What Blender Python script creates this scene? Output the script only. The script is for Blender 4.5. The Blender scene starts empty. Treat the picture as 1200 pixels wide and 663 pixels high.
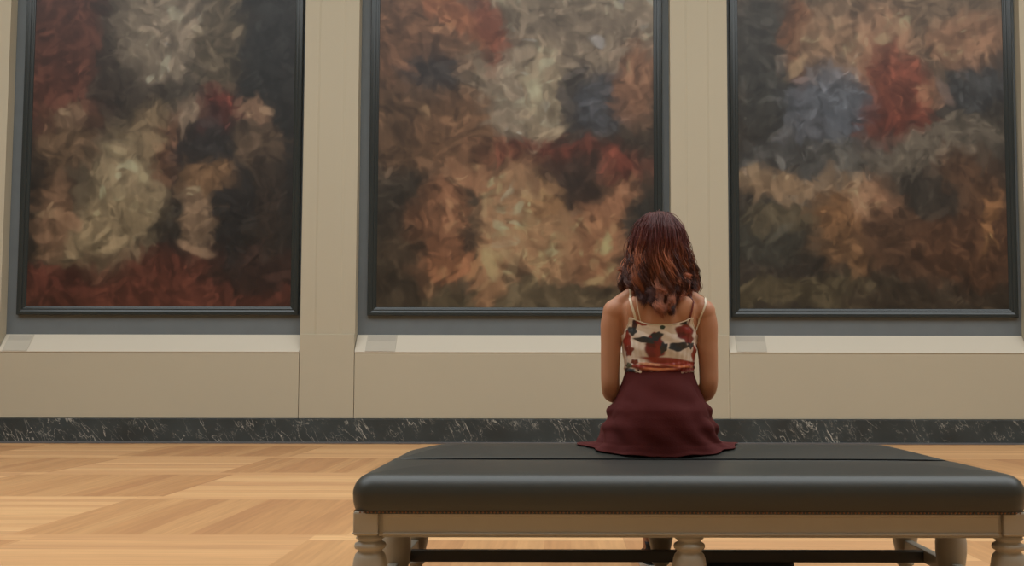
import bpy, bmesh, math, random
import numpy as np
from mathutils import Vector, Matrix
from mathutils.bvhtree import BVHTree
random.seed(7); rng = np.random.default_rng(7)
SC = bpy.context.scene; COL = SC.collection
PI = math.pi
# ------------------------------------------------------------------ camera model
F, PX, PY = 1180.0, 665.0, 363.0
TH = math.radians(3.46)
WF = 11.02                      # plane of the dado panels
def _dir(x, y):
    u = (x-PX)/F; v = (PY-y)/F
    return u, math.cos(TH)-math.sin(TH)*v, math.sin(TH)+math.cos(TH)*v
HC = 0.0
def at(x, y, Y):
    u, f, w = _dir(x, y); t = Y/f
    return Vector((u*t, Y, HC+w*t))
HC = -at(600, 520.0, WF).z
def X(x, y, Y): return at(x, y, Y).x
def Z(y, Y, x=600): return at(x, y, Y).z
cam = bpy.data.cameras.new('camera'); co = bpy.data.objects.new('camera', cam); COL.objects.link(co)
co.location = (0, 0, HC)
co.rotation_euler = (Matrix.Rotation(PI/2+TH, 3, 'X') @ Matrix.Rotation(0.0017, 3, 'Z')).to_euler()
cam.sensor_width = 36; cam.lens = F/1200*36
cam.shift_x = (600-PX)/1200; cam.shift_y = (PY-331.5)/1200
cam.clip_end = 100
SC.camera = co

# ------------------------------------------------------------------ materials
def s2l(c):
    return tuple((v/255/12.92 if v/255 <= .04045 else ((v/255+.055)/1.055)**2.4) for v in c)
def mat(name, col=(128,128,128), rough=.6, metal=0., spec=.5, bump=None, var=None):
    m = bpy.data.materials.new(name); m.use_nodes = True
    nt = m.node_tree; b = nt.nodes['Principled BSDF']
    c = s2l(col)
    b.inputs['Base Color'].default_value = (*c, 1)
    b.inputs['Roughness'].default_value = rough
    b.inputs['Metallic'].default_value = metal
    b.inputs['Specular IOR Level'].default_value = spec
    tc = nt.nodes.new('ShaderNodeTexCoord')
    if var:   # (scale, amount): faint mottling
        n = nt.nodes.new('ShaderNodeTexNoise'); n.inputs['Scale'].default_value = var[0]; n.inputs['Detail'].default_value = 5
        nt.links.new(tc.outputs['Object'], n.inputs['Vector'])
        mr = nt.nodes.new('ShaderNodeMapRange'); mr.inputs[3].default_value = 1-var[1]; mr.inputs[4].default_value = 1+var[1]
        nt.links.new(n.outputs['Fac'], mr.inputs[0])
        h = nt.nodes.new('ShaderNodeVectorMath'); h.operation = 'SCALE'; h.inputs[0].default_value = c
        nt.links.new(mr.outputs[0], h.inputs['Scale']); nt.links.new(h.outputs[0], b.inputs['Base Color'])
    if bump:  # (scale, strength, distance)
        n = nt.nodes.new('ShaderNodeTexNoise'); n.inputs['Scale'].default_value = bump[0]; n.inputs['Detail'].default_value = 4
        nt.links.new(tc.outputs['Object'], n.inputs['Vector'])
        bp = nt.nodes.new('ShaderNodeBump'); bp.inputs['Strength'].default_value = bump[1]; bp.inputs['Distance'].default_value = bump[2]
        nt.links.new(n.outputs['Fac'], bp.inputs['Height']); nt.links.new(bp.outputs[0], b.inputs['Normal'])
    return m
def attr_mat(name, rough=.6, spec=.5, sheen=0, bump=None, metal=0):
    m = mat(name, (128,128,128), rough, metal, spec, bump)
    nt = m.node_tree; a = nt.nodes.new('ShaderNodeAttribute'); a.attribute_name = 'paint'
    nt.links.new(a.outputs['Color'], nt.nodes['Principled BSDF'].inputs['Base Color'])
    return m
M = {}
M['wall'] = mat('beige_plaster', (178,170,149), .8, var=(1.3,.02), bump=(90,.05,.002))
M['ceil'] = mat('ceiling_plaster', (205,198,182), .9)
M['sill'] = mat('cream_stone', (198,190,173), .6, var=(3,.02))
M['slate'] = mat('slate_lining', (100,107,110), .75, var=(5,.10))
M['black'] = mat('black_moulding', (42,47,47), .24, spec=.45, var=(3,.05))
M['line'] = mat('floor_edge_strip', (96,96,98), .5)
M['leather'] = mat('black_leather', (48,50,46), .40, spec=.5, bump=(160,.12,.002), var=(9,.10))
M['taupe'] = mat('taupe_lacquer', (158,151,137), .42, spec=.5, var=(6,.07))
M['darkwood'] = mat('dark_stained_wood', (58,56,52), .45, var=(6,.08))
M['braid'] = mat('crease_shade_black', (26,28,28), .9, spec=.1)  # near-black that stands in for shade in the cushion crease
M['brass'] = mat('aged_brass', (128,90,66), .45, metal=.6)
M['plate'] = mat('caption_plate_glass', (182,176,162), .25, spec=.6)
M['print'] = mat('caption_ink', (166,160,147), .7)
M['shoe'] = mat('black_canvas', (36,37,40), .7)
M['white'] = mat('white_rubber', (205,200,190), .6)
M['bag'] = mat('black_nylon', (36,38,38), .75, bump=(30,.3,.01))
M['skirt'] = mat('maroon_knit', (82,29,28), .85, spec=.25, bump=(220,.25,.002), var=(14,.06))
M['strapw'] = mat('cream_satin', (226,214,190), .35)
M['strapm'] = mat('maroon_satin', (112,40,34), .4)
M['eye'] = mat('eye_white', (215,208,200), .3)
M['iris'] = mat('brown_iris', (70,44,28), .2)
M['lip'] = mat('lips', (160,80,72), .5)

# ------------------------------------------------------------------ mesh helpers
def link(name, me, m, parent=None):
    o = bpy.data.objects.new(name, me); COL.objects.link(o)
    if m is not None: me.materials.append(m)
    if parent is not None: o.parent = parent
    return o
def mk(name, bm, m, parent=None, smooth=False):
    bmesh.ops.recalc_face_normals(bm, faces=bm.faces)
    me = bpy.data.meshes.new(name); bm.to_mesh(me); bm.free()
    if smooth: me.polygons.foreach_set('use_smooth', [True]*len(me.polygons))
    return link(name, me, m, parent)
def box(bm, x0, x1, y0, y1, z0, z1, bev=0):
    vs = [bm.verts.new((x, y, z)) for x in (x0, x1) for y in (y0, y1) for z in (z0, z1)]
    fs = [bm.faces.new([vs[i] for i in q]) for q in ((0,1,3,2),(4,6,7,5),(0,4,5,1),(2,3,7,6),(0,2,6,4),(1,5,7,3))]
    if bev:
        es = list({e for f in fs for e in f.edges})
        bmesh.ops.bevel(bm, geom=es, offset=bev, segments=2, affect='EDGES', profile=.5)
def rings(bm, rs, cap=True, closed=False):
    """loft between rings of equal point count"""
    vr = [[bm.verts.new(p) for p in r] for r in rs]; n = len(vr[0])
    m = len(vr)
    for i in range(m if closed else m-1):
        a, b = vr[i], vr[(i+1) % m]
        for k in range(n): bm.faces.new((a[k], a[(k+1) % n], b[(k+1) % n], b[k]))
    if cap and not closed:
        bm.faces.new(vr[0][::-1]); bm.faces.new(vr[-1])
    return vr
def lathe(bm, cx, cy, prof, n=28):
    rings(bm, [[(cx+r*math.cos(2*PI*k/n), cy+r*math.sin(2*PI*k/n), z) for k in range(n)] for r, z in prof])
def frame_of(d):
    d = d.normalized(); a = Vector((0,0,1)) if abs(d.z) < .9 else Vector((1,0,0))
    u = d.cross(a).normalized(); return u, d.cross(u).normalized()
def tube(bm, pts, rad, n=14, caps=True):
    """round-ended limb; rad may be floats or (ru, rv)"""
    pts = [Vector(p) for p in pts]; rs = []
    u0 = None
    m = len(pts)
    for i, p in enumerate(pts):
        d = (pts[min(i+1, m-1)]-pts[max(i-1, 0)]).normalized()
        if u0 is None: u, v = frame_of(d)
        else:
            u = (u0-d*u0.dot(d)).normalized(); v = d.cross(u)
        u0 = u; r = rad[i]
        def ring(c, k): return [tuple(c+u*(r*k*math.cos(2*PI*j/n))+v*(r*k*math.sin(2*PI*j/n))) for j in range(n)]
        if caps and i == 0:
            for a in (75, 50, 25): rs.append(ring(p-d*r*math.sin(math.radians(a)), math.cos(math.radians(a))))
        rs.append(ring(p, 1))
        if caps and i == m-1:
            for a in (25, 50, 75): rs.append(ring(p+d*r*math.sin(math.radians(a)), math.cos(math.radians(a))))
    rings(bm, rs)
def smoothpath(pts, rad, k=5):
    """Catmull-Rom resample"""
    P = [Vector(p) for p in pts]; P = [P[0]*2-P[1]]+P+[P[-1]*2-P[-2]]
    R = [rad[0]]+list(rad)+[rad[-1]]; op = []; orr = []
    for i in range(1, len(P)-2):
        for j in range(k):
            t = j/k
            q = .5*((2*P[i])+(P[i+1]-P[i-1])*t+(2*P[i-1]-5*P[i]+4*P[i+1]-P[i+2])*t*t+(3*P[i]-P[i-1]-3*P[i+1]+P[i+2])*t**3)
            s = t*t*(3-2*t); op.append(q); orr.append(R[i]*(1-s)+R[i+1]*s)
    op.append(P[-2]); orr.append(R[-2]); return op, orr
def limb(bm, pts, rad, n=16, k=5): tube(bm, *smoothpath(pts, rad, k), n=n)
def ell(bm, c, r, rot=None, seg=24):
    mx = Matrix.Translation(c) @ (rot.to_4x4() if rot else Matrix.Identity(4)) @ Matrix.Diagonal((*r, 1))
    bmesh.ops.create_uvsphere(bm, u_segments=seg, v_segments=seg//2, radius=1, matrix=mx)
def thing(name, label, cat, loc=(0,0,0), group=None):
    o = bpy.data.objects.new(name, None); COL.objects.link(o); o.location = loc
    o.empty_display_size = .1
    o['label'] = label; o['category'] = cat
    if group: o['group'] = group
    return o
def under(o, *kids):
    """keep world placement of children built in world coordinates"""
    for k in kids:
        k.data.transform(Matrix.Translation(-o.location)); k.parent = o
def struct(o): o['kind'] = 'structure'; return o

# ------------------------------------------------------------------ vertex noise
def vnoise(x, y, seed):
    r = np.random.default_rng(seed); T = r.random((64, 64))
    xi = np.floor(x).astype(int); yi = np.floor(y).astype(int); fx = x-xi; fy = y-yi
    fx = fx*fx*(3-2*fx); fy = fy*fy*(3-2*fy)
    g = lambda a, b: T[a % 64, b % 64]
    return (g(xi,yi)*(1-fx)+g(xi+1,yi)*fx)*(1-fy)+(g(xi,yi+1)*(1-fx)+g(xi+1,yi+1)*fx)*fy
def fbm(x, y, seed, o=4):
    s = 0; a = .5
    for i in range(o): s = s+a*vnoise(x*2**i, y*2**i, seed+i*13); a *= .5
    return s/(1-.5**o)
def set_paint(me, cols):
    at_ = me.color_attributes.new('paint', 'FLOAT_COLOR', 'POINT')
    c = np.ones((len(me.vertices), 4), dtype=np.float32); c[:, :3] = cols
    at_.data.foreach_set('color', c.ravel())
def S2L(a):
    a = np.asarray(a, float)/255
    return np.where(a <= .04045, a/12.92, ((a+.055)/1.055)**2.4)

# ================================================================== THE SETTING
RX0, RX1, RY0, RZ = -13.0, 14.0, -5.0, 8.2
WP, WR = 11.04, 11.17           # pilaster face, back of the recesses
bm = bmesh.new(); box(bm, RX0-.2, RX1+.2, RY0-.2, WR+.3, -.2, 0)
floor = struct(mk('floor', bm, None))
bm = bmesh.new(); box(bm, RX0-.2, RX1+.2, WR+.02, WR+.3, 0, RZ); struct(mk('wall_back', bm, M['wall']))
bm = bmesh.new(); box(bm, RX0-.2, RX0, RY0, WR+.02, 0, RZ); struct(mk('wall_left', bm, M['wall']))
bm = bmesh.new(); box(bm, RX1, RX1+.2, RY0, WR+.02, 0, RZ); struct(mk('wall_right', bm, M['wall']))
bm = bmesh.new(); box(bm, RX0-.2, RX1+.2, RY0-.2, RY0, 0, RZ); struct(mk('wall_front', bm, M['wall']))
# ceiling with a long skylight
SY0, SY1, SX0, SX1 = 0.5, 8.0, RX0+2, RX1-2
bm = bmesh.new()
box(bm, RX0, RX1, RY0, SY0, RZ, RZ+.2); box(bm, RX0, RX1, SY1, WR+.02, RZ, RZ+.2)
box(bm, RX0, SX0, SY0, SY1, RZ, RZ+.2); box(bm, SX1, RX1, SY0, SY1, RZ, RZ+.2)
struct(mk('ceiling', bm, M['ceil']))
g = bpy.data.materials.new('skylight_glass'); g.use_nodes = True
nt = g.node_tree; nt.nodes.clear(); e = nt.nodes.new('ShaderNodeEmission'); e.inputs[0].default_value = (.94, .98, .99, 1); e.inputs[1].default_value = 3.2
ou = nt.nodes.new('ShaderNodeOutputMaterial'); nt.links.new(e.outputs[0], ou.inputs[0])
bm = bmesh.new(); box(bm, SX0, SX1, SY0, SY1, RZ+.1, RZ+.14); struct(mk('window_1', bm, g))
bm = bmesh.new()
for k in range(8):
    x = SX0+(SX1-SX0)*k/7; box(bm, x-.03, x+.03, SY0, SY1, RZ+.02, RZ+.1)
struct(mk('trim_20', bm, M['ceil']))

# pilasters and recesses; x edges measured on the dado plane
RE = [(X(-2,400,WF), X(351,400,WF)), (X(415.5,400,WF), X(787,400,WF)), (X(855,400,WF), X(1205,400,WF))]
zb = Z(392, WP, 384); zs0 = Z(412.5, WF, 384); zs1 = Z(392.6, WR, 384)
zbase = Z(491.0, WF, 600); ZT = zs1+4.35
def pil(x0, x1, name, strip=None):
    bm = bmesh.new(); box(bm, x0, x1, WP, WR+.02, zb, RZ)
    if strip: rings(bm, [[(x, y, z) for x, y in ((strip[0]-.012, WP), (strip[0]+.012, WP-.009), (strip[1]-.012, WP-.009), (strip[1]+.012, WP))] for z in (zb, RZ)])
    struct(mk(name, bm, M['wall']))
pil(RX0, RE[0][0], 'trim_1')
pil(RE[0][1], RE[1][0], 'trim_2', (X(371,300,WP), X(401,300,WP)))
pil(RE[1][1], RE[2][0], 'trim_3', (X(805,300,WP), X(831,300,WP)))
pil(RE[2][1], RX1, 'trim_4')
bm = bmesh.new()
for a, b in RE: box(bm, a, b, WP, WR+.02, ZT, RZ)
struct(mk('trim_5', bm, M['wall']))
for i, (a, b) in enumerate(RE):
    bm = bmesh.new(); box(bm, a+.001, b-.001, WR, WR+.02, zs1-.02, ZT); struct(mk('trim_%d' % (6+i), bm, M['slate']))
# dado: end blocks flush with panels, narrow shadow joints between them
G = .006
def dado(x0, x1, z1, name):
    bm = bmesh.new(); box(bm, x0+G/2, x1-G/2, WF, WR+.02, zbase+.004, z1, .003); struct(mk(name, bm, M['wall']))
dado(RX0, RE[0][0], zb, 'trim_9'); dado(RE[0][1], RE[1][0], zb, 'trim_10')
dado(RE[1][1], RE[2][0], zb, 'trim_11'); dado(RE[2][1], RX1, zb, 'trim_12')
for i, (a, b) in enumerate(RE):
    dado(a, b, zs0-.002, 'trim_%d' % (13+i))
    bm = bmesh.new()    # sloping sill
    prof = [(WF-.006, zs0-.006), (WF-.006, zs0), (WR-.004, zs1), (WR, zs1), (WR, zs0-.006)]
    rings(bm, [[(x, y, z) for y, z in prof] for x in (a+G/2, b-G/2)])
    struct(mk('trim_%d' % (16+i), bm, M['sill']))
# marble baseboard
mb = mat('dark_marble', (56,61,60), .3, spec=.5); nt = mb.node_tree; bs = nt.nodes['Principled BSDF']
tc = nt.nodes.new('ShaderNodeTexCoord')
def nmath(nt, op, a, b=None, c=None, clamp=False):
    n = nt.nodes.new('ShaderNodeMath'); n.operation = op; n.use_clamp = clamp
    for i, v in enumerate((a, b, c)):
        if v is None: continue
        if isinstance(v, (int, float)): n.inputs[i].default_value = v
        else: nt.links.new(v, n.inputs[i])
    return n.outputs[0]
def vein(scale, rot, stretch, width, mscale, mlo):
    mp = nt.nodes.new('ShaderNodeMapping'); mp.inputs['Rotation'].default_value = (0, rot, 0)
    nt.links.new(tc.outputs['Object'], mp.inputs[0])
    m2 = nt.nodes.new('ShaderNodeMapping'); m2.inputs['Scale'].default_value = (stretch, 1, 1); nt.links.new(mp.outputs[0], m2.inputs[0]); mp = m2
    n = nt.nodes.new('ShaderNodeTexNoise'); n.inputs['Scale'].default_value = scale; n.inputs['Detail'].default_value = 6; n.inputs['Distortion'].default_value = .6
    nt.links.new(mp.outputs[0], n.inputs['Vector'])
    d = nmath(nt, 'ABSOLUTE', nmath(nt, 'SUBTRACT', n.outputs['Fac'], .5))
    v = nmath(nt, 'SUBTRACT', 1, nmath(nt, 'DIVIDE', d, width), clamp=True)
    k = nt.nodes.new('ShaderNodeTexNoise'); k.inputs['Scale'].default_value = mscale; k.inputs['Detail'].default_value = 3
    nt.links.new(tc.outputs['Object'], k.inputs['Vector'])
    mk_ = nmath(nt, 'MULTIPLY', nmath(nt, 'SUBTRACT', k.outputs['Fac'], mlo), 6, clamp=True)
    return nmath(nt, 'MULTIPLY', v, mk_)
v1 = vein(3.6, .62, 3.6, .012, 3.5, .45); v2 = vein(8, .75, 2.2, .011, 6, .50)
vv = nmath(nt, 'MAXIMUM', v1, nmath(nt, 'MULTIPLY', v2, .8))
mx = nt.nodes.new('ShaderNodeMix'); mx.data_type = 'RGBA'
nt.links.new(vv, mx.inputs[0]); mx.inputs[6].default_value = (*s2l((49,58,61)), 1); mx.inputs[7].default_value = (*s2l((185,183,174)), 1)
cl = nt.nodes.new('ShaderNodeTexNoise'); cl.inputs['Scale'].default_value = 3
nt.links.new(tc.outputs['Object'], cl.inputs['Vector'])
mr = nt.nodes.new('ShaderNodeMapRange'); mr.inputs[1].default_value=.3; mr.inputs[2].default_value=.7; mr.inputs[3].default_value = .8; mr.inputs[4].default_value = 1.3
nt.links.new(cl.outputs['Fac'], mr.inputs[0])
sc_ = nt.nodes.new('ShaderNodeVectorMath'); sc_.operation = 'SCALE'; nt.links.new(mx.outputs[2], sc_.inputs[0]); nt.links.new(mr.outputs[0], sc_.inputs['Scale'])
nt.links.new(sc_.outputs[0], bs.inputs['Base Color'])
bm = bmesh.new(); box(bm, RX0, RX1, WF-.02, WR+.02, 0, zbase, .003); struct(mk('baseboard_back', bm, mb))
bm = bmesh.new(); box(bm, RX0, RX1, WF-.034, WF-.02, 0, .02, .003); struct(mk('trim_19', bm, M['line']))

# ---- parquet floor: large squares of alternating boards framed by single border boards
fm = bpy.data.materials.new('oak_parquet'); fm.use_nodes = True; floor.data.materials.append(fm)
nt = fm.node_tree; bs = nt.nodes['Principled BSDF']
tc = nt.nodes.new('ShaderNodeTexCoord'); sp = nt.nodes.new('ShaderNodeSeparateXYZ'); nt.links.new(tc.outputs['Object'], sp.inputs[0])
Pq = 1.48; BW = .15; x0f = -2.62-.5*BW; y0f = 4.85-.5*BW
def N(op, a, b=None, c=None, clamp=False): return nmath(nt, op, a, b, c, clamp)
xs = N('DIVIDE', N('SUBTRACT', sp.outputs[0], x0f), Pq); ys = N('DIVIDE', N('SUBTRACT', sp.outputs[1], y0f), Pq)
cx_ = N('FLOOR', xs); cy_ = N('FLOOR', ys); fx = N('SUBTRACT', xs, cx_); fy = N('SUBTRACT', ys, cy_)
par = N('FLOORED_MODULO', N('ADD', cx_, cy_), 2)           # 0: boards run away from the viewer
bx = N('LESS_THAN', fx, BW/Pq); by = N('LESS_THAN', fy, BW/Pq)
# orientation: 1 = boards run along x
ori = N('MAXIMUM', N('MULTIPLY', par, N('SUBTRACT', 1, bx)), by)
NB = 12
bu = N('FLOOR', N('MULTIPLY', fx, NB)); bv = N('FLOOR', N('MULTIPLY', fy, NB))
bi = N('ADD', N('MULTIPLY', bv, ori), N('MULTIPLY', bu, N('SUBTRACT', 1, ori)))
cb = nt.nodes.new('ShaderNodeCombineXYZ')
nt.links.new(N('ADD', cx_, N('MULTIPLY', by, 17.3)), cb.inputs[0]); nt.links.new(N('ADD', cy_, N('MULTIPLY', bx, 31.7)), cb.inputs[1]); nt.links.new(N('ADD', bi, N('MULTIPLY', ori, 11)), cb.inputs[2])
wn = nt.nodes.new('ShaderNodeTexWhiteNoise'); nt.links.new(cb.outputs[0], wn.inputs['Vector'])
cr = nt.nodes.new('ShaderNodeValToRGB'); nt.links.new(wn.outputs['Value'], cr.inputs[0])
els = cr.color_ramp.elements
els[0].position = 0; els[0].color = (*s2l((197,149,104)), 1); els[1].position = 1; els[1].color = (*s2l((217,172,121)), 1)
e2 = els.new(.5); e2.color = (*s2l((207,160,111)), 1)
# boards running away tinted darker, redder: directional reflection painted into base colour
mo = nt.nodes.new('ShaderNodeMix'); mo.data_type = 'RGBA'; mo.blend_type = 'MULTIPLY'
nt.links.new(N('MULTIPLY', N('SUBTRACT', 1, ori), 1.0), mo.inputs[0]); nt.links.new(cr.outputs[0], mo.inputs[6]); mo.inputs[7].default_value = (.80, .74, .70, 1)
# grain stretched along the board
gx = N('ADD', N('MULTIPLY', sp.outputs[0], N('ADD', N('MULTIPLY', ori, -36.), 38)), wn.outputs['Value'])
gy = N('MULTIPLY', sp.outputs[1], N('ADD', N('MULTIPLY', ori, 36.), 2))
gc = nt.nodes.new('ShaderNodeCombineXYZ'); nt.links.new(gx, gc.inputs[0]); nt.links.new(gy, gc.inputs[1]); nt.links.new(N('MULTIPLY', wn.outputs['Value'], 40), gc.inputs[2])
gn = nt.nodes.new('ShaderNodeTexNoise'); gn.inputs['Scale'].default_value = 1; gn.inputs['Detail'].default_value = 5; nt.links.new(gc.outputs[0], gn.inputs['Vector'])
gr = nt.nodes.new('ShaderNodeMapRange'); gr.inputs[1].default_value = .25; gr.inputs[2].default_value = .75; gr.inputs[3].default_value = .88; gr.inputs[4].default_value = 1.12; nt.links.new(gn.outputs['Fac'], gr.inputs[0])
gs = nt.nodes.new('ShaderNodeVectorMath'); gs.operation = 'SCALE'; nt.links.new(mo.outputs[2], gs.inputs[0]); nt.links.new(gr.outputs[0], gs.inputs['Scale'])
nt.links.new(gs.outputs[0], bs.inputs['Base Color'])
bs.inputs['Roughness'].default_value = .5; bs.inputs['Specular IOR Level'].default_value = .3

# ================================================================== PAINTINGS (generic colour-mass stand-ins)
CAN = attr_mat('oil_on_canvas', rough=.42, spec=.35, bump=(60,.15,.004))
def canvas_paint(nx, ny, base, blobs, seed, spots):
    u, v = np.meshgrid(np.linspace(0, 1, nx), np.linspace(0, 1, ny)); asp = 394/295
    # visible fraction of the canvas: v from 0 (bottom) to 1 (top)
    x = u; y = v*asp
    wx_ = x+.09*(fbm(x*5, y*5, seed)-.5)+.03*(fbm(x*16, y*16, seed+3)-.5)
    wy_ = y+.09*(fbm(x*5, y*5, seed+50)-.5)+.03*(fbm(x*16, y*16, seed+53)-.5)
    col = np.ones((ny, nx, 3))*S2L(base)
    for (bx_, by_, rx, ry, rot, c, op) in blobs:
        dx = wx_-bx_; dy = wy_-by_; ca, sa = math.cos(rot), math.sin(rot)
        d = ((dx*ca+dy*sa)/rx)**2+((-dx*sa+dy*ca)/ry)**2
        w = (op/(1+np.exp((np.sqrt(d)-1)*11)))[..., None]
        col = col*(1-w)+S2L(c)*w
    r = np.random.default_rng(seed+9); col0 = col.copy()
    for k in range(spots):      # loose brush dabs picking up and shifting the local tone
        bx_, by_ = r.random(), r.random()*asp; rx = .004+.016*r.random(); ry = rx*(1.2+2.6*r.random()); rot = r.random()*PI
        i = min(ny-1, int(by_/asp*ny)); j = min(nx-1, int(bx_*nx)); c0 = col0[i, j]
        g = math.exp(r.normal()*.48-.10); c1 = np.clip(c0*g, 0, .5)
        R = int(ry*1.3*nx)+3; i0, i1, j0, j1 = max(0,i-R), min(ny,i+R), max(0,j-R), min(nx,j+R)
        dx = wx_[i0:i1, j0:j1]-wx_[i, j]; dy = wy_[i0:i1, j0:j1]-wy_[i, j]; ca, sa = math.cos(rot), math.sin(rot)
        d = ((dx*ca+dy*sa)/rx)**2+((-dx*sa+dy*ca)/ry)**2
        w = (.60/(1+np.exp((np.sqrt(d)-1)*8)))[..., None]
        col[i0:i1, j0:j1] = col[i0:i1, j0:j1]*(1-w)+c1*w
    n = fbm(x*40, y*14+wx_*20, seed+80, 3)
    col = col*(.60+.34*n)[..., None]
    lum = (col*np.array([.25, .6, .15])).sum(-1, keepdims=True); col = col*.80+lum*.20
    return col.reshape(-1, 3)
def rect_loft(bm, x0, x1, z0, z1, Y, prof):
    """picture-frame moulding: prof = (inset, forward)"""
    rs = []
    for ins, fw in prof:
        rs.append([(x0+ins, Y-fw, z0+ins), (x1-ins, Y-fw, z0+ins), (x1-ins, Y-fw, z1-ins), (x0+ins, Y-fw, z1-ins)])
    rings(bm, rs, cap=False, closed=True)
FPROF = [(0,0), (0,.042), (.006,.048), (.034,.048), (.054,.0405), (.057,.034), (.068,.034), (.079,.030), (.082,.026), (.092,.022), (.098,.012), (.098,0)]
def painting(xl, xr, ybot, base, blobs, seed, label, spots):
    x0, x1 = X(xl, 365, WR-.06), X(xr, 365, WR-.06); z0 = Z(ybot, WR-.06, (xl+xr)/2); z1 = z0+3.94+.2
    cx = (x0+x1)/2
    t = thing('painting', label, 'painting', (cx, WR-.002, z0), 'large framed oil paintings on the beige wall')
    bm = bmesh.new(); rect_loft(bm, x0, x1, z0, z1, WR-.002, FPROF); fr = mk('frame', bm, M['black'])
    under(t, fr)
    ins = .092; nx, ny = 300, 400; a, b, c, d = x0+ins, x1-ins, z0+ins, z1-ins
    u, v = np.meshgrid(np.linspace(a, b, nx), np.linspace(c, d, ny))
    co_ = np.stack([u-cx, np.full_like(u, -.016), v-z0], -1).reshape(-1, 3)
    idx = np.arange(nx*ny).reshape(ny, nx)
    q = np.stack([idx[:-1,:-1], idx[:-1,1:], idx[1:,1:], idx[1:,:-1]], -1).reshape(-1, 4)
    nb = len(co_)   # back board gives the canvas its thickness
    bc = np.array([[a-cx, -.003, c-z0], [b-cx, -.003, c-z0], [b-cx, -.003, d-z0], [a-cx, -.003, d-z0]])
    bot, top, lef, rig = idx[0], idx[-1], idx[:,0], idx[:,-1]
    faces = q.tolist()
    faces += [[nb, nb+3, nb+2, nb+1]]
    faces += [[nb, nb+1]+bot[::-1].tolist(), [nb+2, nb+3]+top.tolist(), [nb+3, nb]+lef.tolist(), [nb+1, nb+2]+rig[::-1].tolist()]
    me = bpy.data.meshes.new('canvas'); me.from_pydata(np.vstack([co_, bc]).tolist(), [], faces); me.update()
    cols = canvas_paint(nx, ny, base, blobs, seed, spots); set_paint(me, np.vstack([cols, np.ones((4, 3))*.1]))
    link('canvas', me, CAN, t)
    return t
A = 394/295
def B(px, py, rx, ry, rot, c, op=.95):
    """blob in picture fractions: px 0..1 left-right, py in units of the width measured up from the bottom"""
    return (px, py, rx, ry, rot, c, op)
DK = (40,37,33)
p1 = [B(.12,.95,.20,.36,0,(92,50,36)), B(.35,.9,.12,.3,.1,(58,50,42)), B(.52,1.05,.2,.22,.3,(136,122,102)), B(.72,1.0,.08,.3,0,(96,84,64)),
      B(.93,.85,.12,.5,0,(36,37,36)), B(.50,.07,.60,.13,0,(98,48,32)), B(.2,.12,.2,.06,.1,(80,38,27)), B(.85,.12,.16,.08,0,(50,34,28)),
      B(.35,.42,.16,.26,-.25,(150,132,98)), B(.28,.30,.22,.10,.35,(140,122,88)), B(.12,.62,.11,.12,.2,(112,88,62)), B(.09,.35,.06,.16,0,(128,96,68)),
      B(.45,.66,.10,.12,0,(140,118,84),.8), B(.56,.58,.09,.14,0,(110,74,50)), B(.72,.74,.08,.09,0,(104,40,28)), B(.67,.55,.13,.18,.1,(46,44,44)),
      B(.64,.36,.05,.15,.1,(136,110,82)), B(.68,.50,.10,.06,.1,(118,88,56)), B(.88,.60,.08,.10,0,(100,80,60)), B(.9,.40,.07,.2,0,(52,42,34)), B(.78,.32,.05,.2,0,(38,36,35)),
      B(.60,.73,.06,.04,0,(150,128,104)), B(.86,.74,.05,.04,0,(142,108,80)), B(.15,.72,.08,.04,0,(138,108,80))]
p2 = [B(.7,1.15,.7,.35,0,(146,130,106)), B(.75,.95,.35,.22,0,(134,118,98)), B(.12,1.05,.20,.28,0,(116,78,50)), B(.30,1.12,.22,.06,-.75,(142,84,48)), B(.42,.98,.05,.26,.25,(124,64,40)),
      B(.19,.86,.10,.14,0,(50,50,52)), B(.1,.68,.16,.16,0,(96,70,46)), B(.3,.66,.16,.16,.2,(118,84,54)), B(.48,.80,.09,.18,0,(160,144,120)), B(.60,.82,.08,.20,.05,(166,148,118)),
      B(.71,.80,.06,.17,0,(58,54,52)), B(.83,.78,.11,.15,-.5,(68,72,80)), B(.93,.85,.08,.16,0,(130,90,62)), B(.68,.55,.30,.07,-.12,(118,52,34)), B(.55,.5,.12,.10,0,(88,54,38)),
      B(.45,.28,.9,.22,0,(56,50,40)), B(.47,.33,.10,.22,-.15,(190,144,98)), B(.60,.25,.11,.20,.2,(188,142,94)), B(.80,.26,.10,.22,0,(168,116,74)), B(.18,.22,.12,.16,.3,(136,88,54)),
      B(.24,.38,.09,.12,.2,(140,94,60)), B(.36,.50,.12,.04,-.5,(170,120,80)), B(.88,.42,.10,.04,.7,(164,112,74)), B(.60,.40,.06,.06,0,(160,118,72)), B(.95,.15,.08,.30,0,(46,44,40)),
      B(.5,.03,.6,.06,0,(92,80,56)), B(.08,.1,.10,.2,0,(60,50,36)), B(.29,.14,.14,.03,-.1,(160,104,62)), B(.40,.12,.04,.16,.1,(172,126,82)), B(.73,.48,.10,.10,0,(58,44,36))]
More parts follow.
